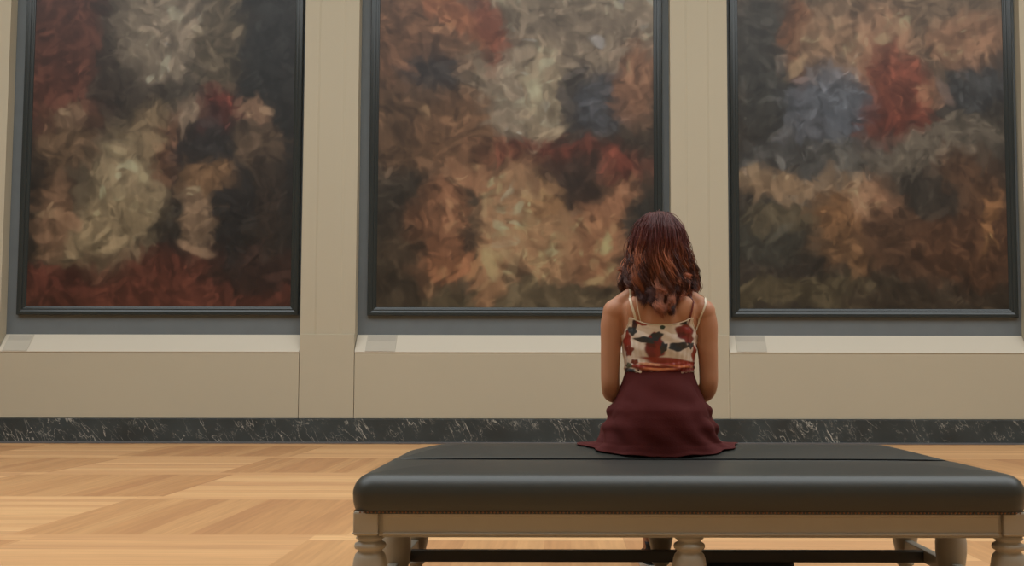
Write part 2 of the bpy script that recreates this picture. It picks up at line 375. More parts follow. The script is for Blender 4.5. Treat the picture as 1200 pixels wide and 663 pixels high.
p3 = [B(.5,1.2,.8,.30,0,(120,98,74)), B(.1,.95,.12,.30,0,(60,60,56)), B(.22,1.02,.06,.22,.1,(124,78,44)), B(.34,.98,.13,.16,0,(150,116,84)), B(.34,.74,.17,.20,.15,(92,100,112)),
      B(.25,.62,.10,.12,0,(84,88,96)), B(.56,.98,.12,.20,0,(176,132,96)), B(.60,.82,.12,.22,.15,(124,56,34)), B(.52,.66,.06,.1,0,(112,50,32)), B(.72,.82,.06,.05,-.6,(158,110,76)),
      B(.88,1.02,.14,.12,0,(150,108,76)), B(.90,.84,.16,.09,.3,(58,60,62)), B(.45,.52,.42,.12,.1,(88,86,80)), B(.16,.55,.2,.09,0,(70,70,68)), B(.75,.60,.25,.10,.3,(112,102,86)),
      B(.14,.46,.18,.05,-.15,(158,128,92)), B(.42,.44,.14,.06,0,(142,116,86)), B(.12,.28,.20,.10,0,(56,56,48)), B(.17,.34,.16,.05,0,(92,82,60)), B(.45,.28,.17,.14,.1,(112,80,46)),
      B(.40,.36,.12,.07,0,(126,88,48)), B(.43,.20,.05,.10,.1,(122,88,52)), B(.54,.36,.07,.14,0,(172,124,86)), B(.45,.40,.05,.06,.2,(176,134,96)), B(.63,.26,.18,.14,0,(84,58,38)),
      B(.86,.26,.20,.20,.2,(86,56,34)), B(.85,.48,.13,.10,-.3,(96,66,42)), B(.70,.44,.14,.08,-.4,(58,52,44)), B(.3,.06,.5,.05,0,(92,82,56)), B(.75,.05,.4,.06,0,(60,50,38)), B(.93,.33,.03,.12,-.2,(140,96,52))]
painting(18, 349, 369.5, DK, p1, 11, 'large black-framed oil painting with a dark red band along its foot, leftmost of three', 5200)
painting(430, 777, 370, (70,58,46), p2, 23, 'large black-framed oil painting with pale flesh tones, hanging behind the seated woman', 5200)
painting(858, 1194.5, 371, (58,52,44), p3, 37, 'large black-framed oil painting with a slate blue patch, rightmost of three', 5200)

# caption plates leaning on the sloping sills
def plate(xa, xb, i, label):
    """thin plate lying on the slope"""
    d = Vector((0, WR-.004-(WF-.006), zs1-zs0)); L = d.length; d.normalize(); nrm = Vector((0, -d.z, d.y))
    o0 = Vector((0, WF-.006, zs0))
    def slab(bm, x0, x1, s0, s1, h0, h1):
        vs = []
        for h in (h0, h1):
            for (x, s) in ((x0, s0), (x1, s0), (x1, s1), (x0, s1)): vs.append(bm.verts.new(Vector((x, 0, 0))+o0+d*s+nrm*h))
        for q in ((3,2,1,0),(4,5,6,7),(0,1,5,4),(1,2,6,5),(2,3,7,6),(3,0,4,7)): bm.faces.new([vs[k] for k in q])
    x0, x1 = X(xa, 405, WF), X(xb, 405, WF)
    t = thing('caption_plate', label, 'label', ((x0+x1)/2, WF-.006, zs0))
    bm = bmesh.new(); slab(bm, x0, x1, .004, L*.97, .0005, .006); pl = mk('plate', bm, M['plate'])
    bm = bmesh.new(); slab(bm, x0+.012, x1-.012, L*.62, L*.90, .006, .0068); pr = mk('printed_panel', bm, M['print'])
    under(t, pl, pr)
plate(3, 32, 0, 'small pale caption plate on the sill under the leftmost painting')
plate(428, 463, 1, 'small pale caption plate on the sill under the middle painting')
plate(864, 899, 2, 'small pale caption plate on the sill under the rightmost painting')

# ================================================================== BENCH
SF, SM, SB = 3.05, 3.50, 3.97
BX = .365; HL = 1.0
Y0, Y1 = SF-.055, SB+.055
ZC = Z(600, Y0, 800); ZR = Z(630, Y0, 800); ZL = .0
bench = thing('upholstered_bench', 'long black leather museum bench with taupe turned legs on the parquet floor', 'bench', (BX, (Y0+Y1)/2, 0))
K = []
def rrect(a, b, r, z, cx, cy, n=8):
    r = max(min(r, a-.001, b-.001), .001); pts = []
    for (sx, sy, a0) in ((1,1,0), (-1,1,90), (-1,-1,180), (1,-1,270)):
        for k in range(n+1):
            t = math.radians(a0+90*k/n); pts.append((cx+sx*(a-r)+r*math.cos(t), cy+sy*(b-r)+r*math.sin(t), z))
    return pts
def cushion(ya, yb, zc, ztop, name, inner, e=.8, pw=2.2, bulge=.006):
    a = HL+.002; b = (yb-ya)/2; cy = (ya+yb)/2; H = ztop-zc; rs = []
    R = .052
    prof = [(.006, 0), (0, .006), (-bulge*.7, H*.2), (-bulge, H*.40)]
    for k in range(1, 9):
        t = PI/2*k/9; prof.append((-bulge+(R+bulge)*(1-math.cos(t)), H*.40+(H*(e-.40))*math.sin(t)))
    for k in range(1, 9):
        s = k/8; prof.append((R+(b-R-.004)*s, H*e+H*(1-e)*(1-(1-s)**pw)))
    for d, h in prof:
        di = min(d, R)*.30+max(0, d-R)/(b-R-.004)*(b-R*.30-.002) if d > 0 else 0   # the inner face stays steep
        dd = (d, di) if inner > 0 else (di, d)                                      # insets at the front and the back
        if d > R: dd = tuple(min(q, b-.002) for q in dd)
        y0_, y1_ = ya+dd[0], yb-dd[1]
        if y1_-y0_ < .008: m_ = (y0_+y1_)/2; y0_, y1_ = m_-.004, m_+.004
        rs.append(rrect(a-d, (y1_-y0_)/2, .065-d, zc+h, BX, (y0_+y1_)/2))
    bm = bmesh.new(); rings(bm, rs)
    for v in bm.verts:  # very slight slackness of the hide
        v.co.z += .0022*math.sin(v.co.x*5.1+v.co.y*3)*min(1, (v.co.z-zc)*12)*.6
    o = mk(name, bm, M['leather'], smooth=True); K.append(o)
Ym = SM+.01
cushion(Y0-.004, Ym+.002, ZC, .498, 'cushion', 1, .905, 1.8)
cushion(Ym+.003, Y1+.004, ZC, .523, 'cushion', -1, .74, 1.7)
zs_ = ZC+(.523-ZC)*.74+.002
bm = bmesh.new(); limb(bm, [(BX-HL+.080, Ym+.003, zs_-.018), (BX-HL+.12, Ym+.002, zs_-.001), (BX, Ym+.002, zs_+.0012), (BX+HL-.12, Ym+.002, zs_-.001), (BX+HL-.080, Ym+.003, zs_-.018)], [.0028]*5, n=8)
CREASE_SHADE = o = mk('edge_line', bm, M['braid'], smooth=True)  # shade of the crease between the cushions, added as a thin dark tube
# apron rails with a bead and lip
def rail(x0, x1, yf, ydir, name='apron'):
    bm = bmesh.new(); t = .028
    pr = [(0,ZC), (0,ZC-.012), (.008,ZC-.017), (.008,ZR+.014), (.002,ZR+.012), (.001,ZR+.008), (.006,ZR+.005), (.004,ZR), (t,ZR), (t,ZC)]
    rings(bm, [[(x, yf+ydir*d, z) for d, z in pr] for x in (x0, x1)]); K.append(mk(name, bm, M['taupe']))
def rail_side(y0, y1, xf, xdir, name='apron'):
    bm = bmesh.new(); t = .028
    pr = [(0,ZC), (0,ZC-.012), (.008,ZC-.017), (.008,ZR+.014), (.002,ZR+.012), (.001,ZR+.008), (.006,ZR+.005), (.004,ZR), (t,ZR), (t,ZC)]
    rings(bm, [[(xf+xdir*d, y, z) for d, z in pr] for y in (y0, y1)]); K.append(mk(name, bm, M['taupe']))
xa, xb = BX-HL+.004, BX+HL-.004; cw = .074
ga = .014
rail(xa+cw+ga, xb-cw-ga, Y0+.003, 1); rail(xa+cw+ga, xb-cw-ga, Y1-.003, -1)
rail_side(Y0+cw, Y1-cw, xa, 1); rail_side(Y0+cw, Y1-cw, xb, -1)
for (x, y) in ((xa,Y0+.003), (xb-cw,Y0+.003), (xa,Y1-.003-cw), (xb-cw,Y1-.003-cw)):
    bm = bmesh.new(); box(bm, x, x+cw, y, y+cw, ZR+.004, ZC, .006)
    box(bm, x-.002, x+cw+.002, y-.002, y+cw+.002, ZR+.009, ZR+.013, .0015)
    K.append(mk('corner_block', bm, M['taupe'], smooth=False))
# dark groove strips between block and rail
for (x) in (xa+cw, xb-cw-ga):
    for y in (Y0+.020, Y1-.040):
        bm = bmesh.new(); box(bm, x, x+ga, y, y+.02, ZR+.001, ZC-.001); K.append(mk('joint_fillet', bm, M['taupe']))
# turned legs
h = ZR
LP = [(.040,h+.004),(.040,h-.004),(.043,h-.008),(.034,h-.014),(.035,h-.018),(.045,h-.024),(.0475,h-.031),(.045,h-.038),(.036,h-.043),(.037,h-.049),(.044,h-.056),(.048,h-.068),
      (.052,h-.095),(.0515,h-.13),(.046,h-.17),(.038,h-.205),(.030,h-.232),(.026,h-.243),(.033,h-.250),(.033,h-.258),(.024,h-.264),(.026,.004),(.022,0)]
for x in (BX-.953, BX, BX+.953):
    for y in (SF-.005, SM, SB+.005):
        if abs(x-BX) < .1 and y == SM: continue
        bm = bmesh.new(); lathe(bm, x, y, LP[::-1]); K.append(mk('leg', bm, M['taupe'], smooth=True))
# stretchers
zt = Z(644, 3.74, 700); zl = Z(657.5, 3.74, 700)
for s in (-1, 1):
    bm = bmesh.new(); x = BX+s*.953; box(bm, x-.017, x+.017, SF, SB, zt-.042, zt+.004, .003); K.append(mk('stretcher', bm, M['taupe']))
bm = bmesh.new(); box(bm, BX-.94, BX+.94, 3.72, 3.76, zl, zt-.001, .003); o = mk('stretcher', bm, M['darkwood']); o['label'] = 'dark long stretcher'; K.append(o)
# brass nail heads
def dome(bm, c, n, r=.0032):
    u, v = frame_of(n); rs = []
    for a in (0, 35, 65):
        rr = r*math.cos(math.radians(a)); hh = r*.7*math.sin(math.radians(a)); rs.append([tuple(c+n*hh+u*rr*math.cos(2*PI*k/8)+v*rr*math.sin(2*PI*k/8)) for k in range(8)])
    rings(bm, rs)
nz = ZC-.001
NS = .0113; n_f = int(2*(HL-.02)/NS); pos = [(BX-HL+.02+NS*(k+.5)) for k in range(n_f)]
order = sorted(pos, key=lambda x: abs(x-.1))
yn = Y0-.001
near = set(order[:100])
proto = None
bmr = bmesh.new()
for x in pos:
    if x in near:
        if proto is None:
            bm = bmesh.new(); dome(bm, Vector((0,0,0)), Vector((0,-1,0))); proto = mk('nail_head', bm, M['brass'], smooth=True); o = proto
        else: o = proto.copy(); COL.objects.link(o)
        o.parent = bench; o.location = Vector((x, yn, nz))-bench.location
    else: dome(bmr, Vector((x, yn, nz)), Vector((0,-1,0)))
    dome(bmr, Vector((x, Y1+.001, nz)), Vector((0,1,0)))
for k in range(int((Y1-Y0-.04)/NS)):
    y = Y0+.02+NS*(k+.5)
    dome(bmr, Vector((BX-HL+.003, y, nz)), Vector((-1,0,0))); dome(bmr, Vector((BX+HL-.003, y, nz)), Vector((1,0,0)))
o = mk('nail_heads', bmr, M['brass'], smooth=True); o['kind'] = 'stuff'; K.append(o)
# dark braid behind the nails
bm = bmesh.new(); pr = [(.0,nz+.006), (-.0,nz-.006)]
rings(bm, [rrect(HL+.0, (Y1-Y0)/2+.0, .06, nz-.005, BX, (Y0+Y1)/2), rrect(HL+.0, (Y1-Y0)/2+.0, .06, nz+.006, BX, (Y0+Y1)/2)])
K.append(mk('braid', bm, M['leather']))
cv, cf = [], []
for o in K[:2]:
    b0 = len(cv); cv += [v.co.copy() for v in o.data.vertices]; cf += [tuple(b0+i for i in p.vertices) for p in o.data.polygons]
cush = BVHTree.FromPolygons(cv, cf)
def seat_z(x, y):
    h_ = cush.ray_cast(Vector((x, y, 2)), Vector((0, 0, -1))); return h_[0].z if h_[0] else 0
K.append(CREASE_SHADE)
under(bench, *K)

# ================================================================== BAG under the bench
bgx0, bgx1 = X(829, 660, 3.93), X(932, 660, 3.93)
bag = thing('shoulder_bag', 'low black bag lying on the floor under the bench', 'bag', ((bgx0+bgx1)/2, 3.98, 0))
bm = bmesh.new(); a = (bgx1-bgx0)/2; cx = (bgx0+bgx1)/2; zt2 = Z(651, 3.93, 880)
rings(bm, [rrect(a-d, .075-d*.6, .03, z, cx, 3.985) for d, z in ((.012,0),(0,.01),(0,.04),(.004,zt2*.75),(.014,zt2*.95),(.03,zt2))])
bb = mk('body', bm, M['bag'], smooth=True)
bm = bmesh.new(); box(bm, cx-a+.03, cx+a-.03, 3.978, 3.992, zt2-.002, zt2+.003, .001); zp = mk('zip', bm, M['darkwood'])
bm = bmesh.new(); limb(bm, [(cx-a+.02,3.99,zt2*.8),(cx-a+.05,4.07,.03),(cx,4.11,.008),(cx+a-.06,4.08,.02),(cx+a-.02,3.99,zt2*.8)], [.006]*5, n=8); stp = mk('strap', bm, M['bag'], smooth=True)
under(bag, bb, zp, stp)

# ================================================================== THE WOMAN
WX = .337; TY = 3.70; SEAT = .526
def zz(y): return Z(y, TY, 770)
per = thing('person', 'woman with wavy auburn hair in floral camisole and maroon skirt, seated with back turned', 'person', (WX, TY, SEAT))
bm = bmesh.new()
def er(z, a, b, cy=TY, cx=WX, n=36, p=2.3):
    out = []
    for k in range(n):
        t = 2*PI*k/n; c, s = math.cos(t), math.sin(t)
        out.append((cx+a*math.copysign(abs(c)**(2/p), c), cy+b*math.copysign(abs(s)**(2/p), s), z))
    return out
TOR = [(SEAT+.003,.12,.09,.0), (SEAT+.03,.160,.120,.0), (.60,.178,.130,.0), (.64,.172,.125,.0), (.69,.155,.112,.0), (.74,.132,.098,.0), (zz(438),.118,.088,.0), (.84,.120,.090,.002),
       (zz(410),.128,.096,.004), (zz(385),.138,.102,.005), (zz(370),.146,.100,.006), (zz(358),.148,.090,.008), (zz(350),.134,.076,.010), (zz(343),.104,.062,.012), (zz(337),.072,.052,.016), (zz(330),.052,.048,.020)]
rings(bm, [er(z, a, b, TY+dy) for z, a, b, dy in TOR])
# bust, buttocks, shoulder blades, back muscles
for s in (-1, 1):
    ell(bm, Vector((WX+s*.068, TY+.085, zz(378))), (.055,.05,.055))
    ell(bm, Vector((WX+s*.080, TY-.030, .625)), (.090,.095,.092))
    ell(bm, Vector((WX+s*.082, TY-.066, zz(366))), (.042,.028,.058), Matrix.Rotation(s*.25, 3, 'Y'))
    limb(bm, [(WX+s*.030, TY-.052, .80), (WX+s*.032, TY-.064, .90), (WX+s*.034, TY-.062, 1.0), (WX+s*.026, TY-.040, 1.08)], [.028,.031,.033,.024])
    limb(bm, [(WX+s*.035, TY-.005, zz(330)), (WX+s*.085, TY-.004, zz(343)), (WX+s*.146, TY, zz(357))], [.030,.032,.034])  # trapezius to shoulder
    limb(bm, [(WX+s*.035, TY+.035, zz(347)), (WX+s*.09, TY+.035, zz(346)), (WX+s*.145, TY+.015, zz(348))], [.012,.010,.014])      # collar bone
# neck and head
HY = TY+.045; HZ = zz(296)
limb(bm, [(WX, TY+.012, zz(345)), (WX, TY+.022, zz(325)), (WX, HY-.008, zz(308))], [.054,.050,.052])
HD = [(-.118,.022,.022,.052), (-.108,.040,.040,.045), (-.085,.054,.066,.020), (-.055,.064,.080,.006), (-.02,.071,.091,.0), (.02,.075,.098,-.004), (.055,.073,.096,-.008), (.085,.058,.076,-.010), (.105,.036,.048,-.010), (.113,.012,.016,-.010)]
rings(bm, [er(HZ+z, a, b, HY+dy, WX, 28, 2.1) for z, a, b, dy in HD])
fY = HY+.085
tube(bm, [(WX, fY-.002, HZ+.015), (WX, fY+.012, HZ-.012), (WX, fY+.020, HZ-.032)], [.008,.010,.013])          # nose
ell(bm, Vector((WX, fY+.002, HZ-.062)), (.024,.010,.009))                                                       # mouth
ell(bm, Vector((WX, fY-.006, HZ-.098)), (.020,.016,.014))                                                       # chin
for s in (-1, 1):
    ell(bm, Vector((WX+s*.030, fY-.010, HZ+.022)), (.022,.010,.007))                                            # brow
    ell(bm, Vector((WX+s*.040, fY-.022, HZ-.025)), (.022,.020,.018))                                            # cheek
    ell(bm, Vector((WX+s*.074, HY+.005, HZ-.008)), (.008,.018,.030), Matrix.Rotation(s*.25, 3, 'Z'))            # ear
# arms
wr = {}
for s in (-1, 1):
    sh = (WX+s*.155, TY+.002, zz(364))
    pts = [sh, (WX+s*.173, TY-.002, zz(378)), (WX+s*.177, TY-.004, zz(405)), (WX+s*.180, TY-.006, zz(432)), (WX+s*.179, TY-.002, zz(452)), (WX+s*.168, TY+.055, .712),
           (WX+s*.135, TY+.14, .706), (WX+s*.100, TY+.215, .700), (WX+s*.082, TY+.255, .697)]
    limb(bm, pts, [.047,.042,.038,.035,.034,.036,.033,.025,.021])
    ell(bm, Vector((WX+s*.163, TY, zz(366))), (.045,.048,.050))
    # hand resting on the thigh, fingers together pointing forward and inward
    w = Vector((WX+s*.082, TY+.255, .697)); f = Vector((-s*.32, .94, -.10)).normalized(); side = Vector((f.y*s*-1, -f.x*s*-1, 0)).normalized()  # towards the thumb
    dn = Vector((0, 0, -1))
    for q in (-1.5, -.5, .5, 1.5):
        b0 = w+f*.015+side*q*.009; b1 = w+f*.085+side*q*.018
        tube(bm, [b0, (b0+b1)/2, b1], [.013,.014,.0115], n=10)
        L = {-1.5:.058, -.5:.070, .5:.076, 1.5:.068}[q]
        p1_ = b1+f*L*.45+dn*.004; p2_ = b1+f*L*.78+dn*.016; p3_ = b1+f*L+dn*.030
        tube(bm, [b1, p1_, p2_, p3_], [.0098,.0090,.0082,.0072], n=10)
    tb = w+f*.025+side*.020
    tube(bm, [tb, tb+f*.030+side*.024+dn*.004, tb+f*.058+side*.030+dn*.010, tb+f*.080+side*.028+dn*.016], [.013,.0115,.0100,.0085], n=10)
# legs
feet = {-1: .335, 1: .475}
for s in (-1, 1):
    kx = WX+.02+s*.085; fx_ = feet[s]
    limb(bm, [(WX+s*.085, TY, .618), (WX+s*.088, TY+.16, .614), (kx, TY+.34, .600), (kx, TY+.46, .572)], [.086,.082,.070,.058])
    limb(bm, [(kx, TY+.455, .552), (kx*.8+fx_*.2, TY+.47, .46), (kx*.45+fx_*.55, TY+.445, .32), (fx_, TY+.41, .18), (fx_, TY+.40, .095)], [.058,.050,.052,.036,.030])
    limb(bm, [(fx_, TY+.385, .055), (fx_, TY+.42, .060), (fx_, TY+.50, .045), (fx_, TY+.565, .032)], [.028,.032,.030,.022])
SKIN = mat('skin', (188,135,104), .5, spec=.35, var=(7,.05)); SKIN.node_tree.nodes['Principled BSDF'].inputs['Subsurface Weight'].default_value = .12
SKIN.node_tree.nodes['Principled BSDF'].inputs['Subsurface Radius'].default_value = (.02,.008,.004)
raw = mk('body', bm, None)
md = raw.modifiers.new('r', 'REMESH'); md.mode = 'VOXEL'; md.voxel_size = .0052
md = raw.modifiers.new('s', 'SMOOTH'); md.factor = .5; md.iterations = 7
bpy.context.view_layer.update()
dg = bpy.context.evaluated_depsgraph_get(); me = bpy.data.meshes.new_from_object(raw.evaluated_get(dg))
bpy.data.objects.remove(raw)
me.polygons.foreach_set('use_smooth', [True]*len(me.polygons))
me.materials.clear()
body = link('body', me, SKIN)
bvh = BVHTree.FromPolygons([v.co.copy() for v in me.vertices], [tuple(p.vertices) for p in me.polygons])
under(per, body)
def back_hit(x, z, off, sgn=-1):
    """point on the skin as seen from behind (or the front)"""
    h_ = bvh.ray_cast(Vector((x, TY+sgn*1.0, z)), Vector((0, -sgn, 0)))
    return (h_[0]+h_[1]*off) if h_[0] else None
# eyes and lips
for s in (-1, 1):
    p = back_hit(WX+s*.030, HZ+.004, 0, 1)
    bm = bmesh.new(); ell(bm, p+Vector((0,-.006,0)), (.013,.009,.0065), seg=16); e_ = mk('eye', bm, M['eye'], smooth=True); under(per, e_)
    bm = bmesh.new(); ell(bm, p+Vector((0,.0018,0)), (.0048,.002,.0048), seg=12); i_ = mk('iris', bm, M['iris'], smooth=True)
    i_.data.transform(Matrix.Translation(-per.location)); i_.parent = e_
p = back_hit(WX, HZ-.062, 0, 1)
bm = bmesh.new(); ell(bm, p+Vector((0,-.002,.004)), (.022,.005,.004), seg=16); ell(bm, p+Vector((0,-.002,-.004)), (.019,.006,.005), seg=16); under(per, mk('lips', bm, M['lip'], smooth=True))

# ---- shoes
for s in (-1, 1):
    fx_ = feet[s]; y0 = TY+.345
    def foot(a0, z, grow):
        out = []
        for k in range(28):
            t = 2*PI*k/28; yy = math.sin(t); xx = math.cos(t)
            w_ = .036+.009*max(0, yy); out.append((fx_+w_*a0*xx, y0+.128+(.132*a0+grow)*yy, z))
        return out
    bm = bmesh.new(); rings(bm, [foot(1.02,0,0), foot(1.06,.004,0), foot(1.05,.024,0)]); sole = mk('sole', bm, M['white'], smooth=False)
    bm = bmesh.new(); rr = []
    for z, sc2, yf in ((.022,1.0,0), (.045,.98,-.004), (.062,.9,-.03), (.078,.76,-.052), (.098,.74,-.060), (.112,.78,-.062)):
        ring = foot(sc2, z, 0); 
        ring = [(x, y0+.005+(y-(y0-.004))*(1 if z < .03 else max(.42, 1+yf*9.5)), zq+(.0)) for x, y, zq in ring]
        rr.append(ring)
    rings(bm, rr); shoe = mk('shoe', bm, M['shoe'], smooth=True); under(per, shoe)
    sole.data.transform(Matrix.Translation(-per.location)); sole.parent = shoe
    bm = bmesh.new()
    for k in range(4):
        yy = y0+.125+k*.020; z0_ = .088-k*.008
        limb(bm, [(fx_-.020, yy, z0_-.010), (fx_, yy+.004, z0_), (fx_+.020, yy, z0_-.010)], [.0025]*3, n=6)
    lc = mk('lace', bm, M['white'], smooth=True); lc.data.transform(Matrix.Translation(-per.location)); lc.parent = shoe

# ---- skirt
nT = 160
SK = [  # z, halfwidth, back extent, front extent
 (zz(432),.114,.094,.094), (zz(440),.119,.102,.098), (zz(452),.136,.118,.108), (zz(470),.160,.138,.16), (.655,.178,.150,.32), (.625,.190,.156,.40), (.595,.200,.158,.43), (.570,.206,.158,.44), (.550,.211,.157,.445), (.535,.220,.156,.445), (.526,.246,.157,.445), (.522,.262,.160,.44)]
bm = bmesh.new(); rs = []
fine = []
for i in range(len(SK)-1):
    for j in range(4):
        t = j/4; fine.append([SK[i][q]*(1-t)+SK[i+1][q]*t for q in range(4)])
fine.append(list(SK[-1]))
nr = len(fine)
for i, (z, a, bb_, bf) in enumerate(fine):
    tt = i/(nr-1); ring = []
    for k in range(nT):
        th = 2*PI*k/nT; c, s = math.cos(th), math.sin(th)
        p = 2.15
        x = math.copysign(abs(c)**(2/p), c)*a; y = math.copysign(abs(s)**(2/p), s)*(bf if s > 0 else bb_)
        sidew = abs(c)**3
        fold = (.004+.006*tt)*math.sin(th*11+3*math.sin(tt*5)+1)*(.25+.75*sidew)*min(1, tt*4)
        # horizontal creases at the hips
        fold += .008*sidew*math.sin((z-.50)*92+.8*math.sin(th*3))*math.exp(-((z-.63)/.06)**4)
        fold += .0035*math.sin(z*60+th*4)*math.exp(-((z-.70)/.07)**2)
        # corners of the hem spread over the seat
        ang = math.degrees(math.atan2(s, c)); fl = 0
        if tt > .86:
            k1 = (tt-.86)/.14
            dside = min(abs(ang-12), abs(ang-168)); fl = .045*k1**1.5*math.exp(-(dside/16)**2)
        rsc = 1+fold/.2
        yy = TY+y*rsc
        if s > 0 and z > .60: yy = TY+y
        ring.append((WX+x*rsc+math.copysign(fl, c), yy, z+.0015*math.sin(th*9)*tt))
    rs.append(ring)
vr = rings(bm, rs, cap=False)
bmesh.ops.recalc_face_normals(bm, faces=bm.faces)
sk = mk('skirt', bm, M['skirt'], smooth=True)
# keep it outside the body
def push_out(me, off):
    for v in me.vertices:
        loc, nrm, idx_, d = bvh.find_nearest(v.co)
        if loc is not None and d < .06:
            sd = (v.co-loc).dot(nrm)
            if sd < off: v.co += nrm*(off-sd)
    me.update()
# the blanket of cloth over each thigh follows the legs
push_out(sk.data, .006)
for v in sk.data.vertices:
    sz = seat_z(v.co.x, v.co.y)
    if sz and v.co.z < sz+.004: v.co.z = sz+.004
    elif sz and v.co.z < .540: v.co.z = max(sz+.004, v.co.z-(max(0, .540-v.co.z)/.018)**2*(v.co.z-sz-.004))
md = sk.modifiers.new('thick', 'SOLIDIFY'); md.thickness = .003; md.offset = 1
md = sk.modifiers.new('sub', 'SUBSURF'); md.levels = 1; md.render_levels = 1
under(per, sk)

# ---- camisole with a printed pattern and painted highlights on the hem folds
nT, nV = 460, 150
def edge_top(th):
    """height of the upper hem for angle th (-90 deg is the middle of the back)"""
    x = abs(math.cos(th))
    if math.sin(th) < 0:
        y = 381.8-10*(x/.67)**3.2 if x < .67 else 371.8+20*min(1, (x-.67)/.28)
    else:
        y = 389-22*min(1, math.sin(th)**2*1.2)+8*max(0, math.sin(th)-.75)
    return zz(y)
verts = []; 
for j in range(nV+1):
    v = j/nV
    for k in range(nT):
        th = 2*PI*k/nT; c, s = math.cos(th), math.sin(th)
        z = zz(437.5)*(1-v)+edge_top(th)*v
        # torso half axes at z
        for q in range(len(TOR)-1):
            if TOR[q][0] <= z <= TOR[q+1][0]:
                w_ = (z-TOR[q][0])/(TOR[q+1][0]-TOR[q][0]); a = TOR[q][1]*(1-w_)+TOR[q+1][1]*w_; b = TOR[q][2]*(1-w_)+TOR[q+1][2]*w_; dy = TOR[q][3]*(1-w_)+TOR[q+1][3]*w_
        loose = .010*math.sin(PI*min(1, v*1.15))+.003
        if v < .22: loose += .006*math.sin(v/.22*PI)
        p = 2.3
        x = math.copysign(abs(c)**(2/p), c)*(a+loose*.6); y = math.copysign(abs(s)**(2/p), s)*(b+loose)
        # gathers near the hem and soft diagonal drags
        wv = .0022*math.sin(z*330+3*math.sin(th*3))*math.exp(-(v/.16)**2)*1.3+.0020*math.sin(z*130+x*60)*v+.0012*math.sin(th*37)*(1-v)
        verts.append((WX+x*(1+wv/.13), TY+dy+y*(1+wv/.10), z))
faces = [[j*nT+k, j*nT+(k+1) % nT, (j+1)*nT+(k+1) % nT, (j+1)*nT+k] for j in range(nV) for k in range(nT)]
me = bpy.data.meshes.new('camisole'); me.from_pydata(verts, [], faces); me.update()
push_out(me, .0035)
me.polygons.foreach_set('use_smooth', [True]*len(me.polygons))
cream, red, drk, org, pnk = (234,221,208), (120,34,30), (44,50,56), (178,84,50), (196,150,124)
V_ = np.array([v.co[:] for v in me.vertices]); sx = (V_[:,0]-WX)/.003135; sy = 434-(V_[:,2]-zz(434))/.003135   # pattern units ~ 3 mm
back = V_[:,1] < TY
ang = np.arctan2(V_[:,1]-TY, V_[:,0]-WX)
sx = np.where(back, sx, np.sign(sx)*(2*44-np.abs(sx)))
cols = np.ones((len(V_), 3))*S2L(cream)
def blot(cx, cy, rx, ry, rot, c, wob=.25, seed=0, soft=14):
    global cols
    dx, dy = sx-cx, sy-cy; ca, sa = math.cos(rot), math.sin(rot)
    u_, v_ = (dx*ca+dy*sa)/rx, (-dx*sa+dy*ca)/ry; aa = np.arctan2(v_, u_)
    d = np.sqrt(u_**2+v_**2)*(1+wob*np.sin(aa*5+seed)*.5+wob*.4*np.sin(aa*3+seed*2))
    w_ = (1/(1+np.exp(np.clip((d-1)*soft, -50, 50))))[:, None]; cols = cols*(1-w_)+S2L(c)*w_
def flower(cx, cy, r, seed, c=red):
    blot(cx, cy, r, r*.92, 0, c, .30, seed); blot(cx+r*.25, cy-r*.2, r*.5, r*.35, .5, (150,48,36), .3, seed+1, 8); blot(cx-r*.2, cy+r*.25, r*.5, r*.3, -.4, (84,24,26), .3, seed+2, 8)
blot(-8, 408, 11, 13, 0, red, .15, 2, 26); blot(-7, 397, 7, 7, .6, red, .2, 4, 26); blot(-3, 412, 6, 6, .3, (140,44,34), .3, 3, 10); blot(-12, 404, 5, 4, 0, (92,24,26), .3, 1, 10)
blot(27, 390, 10.5, 9.5, .3, red, .18, 1, 26); blot(30, 387, 6, 3.5, .5, (142,44,36), .3, 3, 8); blot(23, 393, 5, 3, -.4, (92,26,26), .3, 2, 8); blot(32, 399, 6, 4, -.5, red, .2, 3, 20)
blot(-19, 399, 11, 3.6, .12, drk, .22, 1, 26); blot(-6, 395, 7, 4.5, -.6, drk, .3, 2, 26); blot(19, 406.5, 11.5, 5, -.10, drk, .18, 3, 26); blot(2, 408, 4, 6, .3, drk, .3, 3, 26); blot(34, 405, 4, 3, 0, drk, .4, 3, 26)
blot(-33, 388, 5.5, 5, .2, drk, .3, 4, 26); blot(-30, 380, 3, 5, 0, (70,44,46), .2, 5, 20); blot(-23, 379, 6, 3, .5, (150,52,40), .2, 5, 20); blot(1, 384.5, 3, 2.2, 0, (40,66,50), .1, 6, 26); blot(24, 379, 6, 2.6, -.1, (52,48,54), .2, 1, 26)
blot(-38, 399, 4, 9, .1, (140,44,34), .3, 8, 20); blot(-36, 411, 4, 6, 0, red, .3, 6, 20); blot(39, 415, 4, 8, 0, (150,62,44), .3, 8, 20); blot(40, 430, 4, 6, 0, drk, .3, 3)
blot(12, 424, 34, 4.5, .10, (150,50,36), .15, 6, 18); blot(-12, 430, 22, 4.5, .05, (146,50,36), .2, 7, 18); blot(20, 432, 20, 4, 0, (128,42,34), .2, 5, 14)
blot(-14, 426.5, 13, 1.4, .10, (216,150,112), .2, 1, 10); blot(-4, 432, 20, 1.3, .0, (206,124,78), .2, 3, 8); blot(22, 429, 14, 1.2, .06, (206,118,76), .2, 3, 8); blot(-30, 424, 4, 3, 0, (120,50,36), .2, 3)  # thin pale streaks: highlights of the shiny hem folds painted into the cloth colour
blot(-36, 434, 7, 3, 0, drk, .2, 2); blot(-36, 428, 3, 3, 0, (80,84,60), .2, 2)
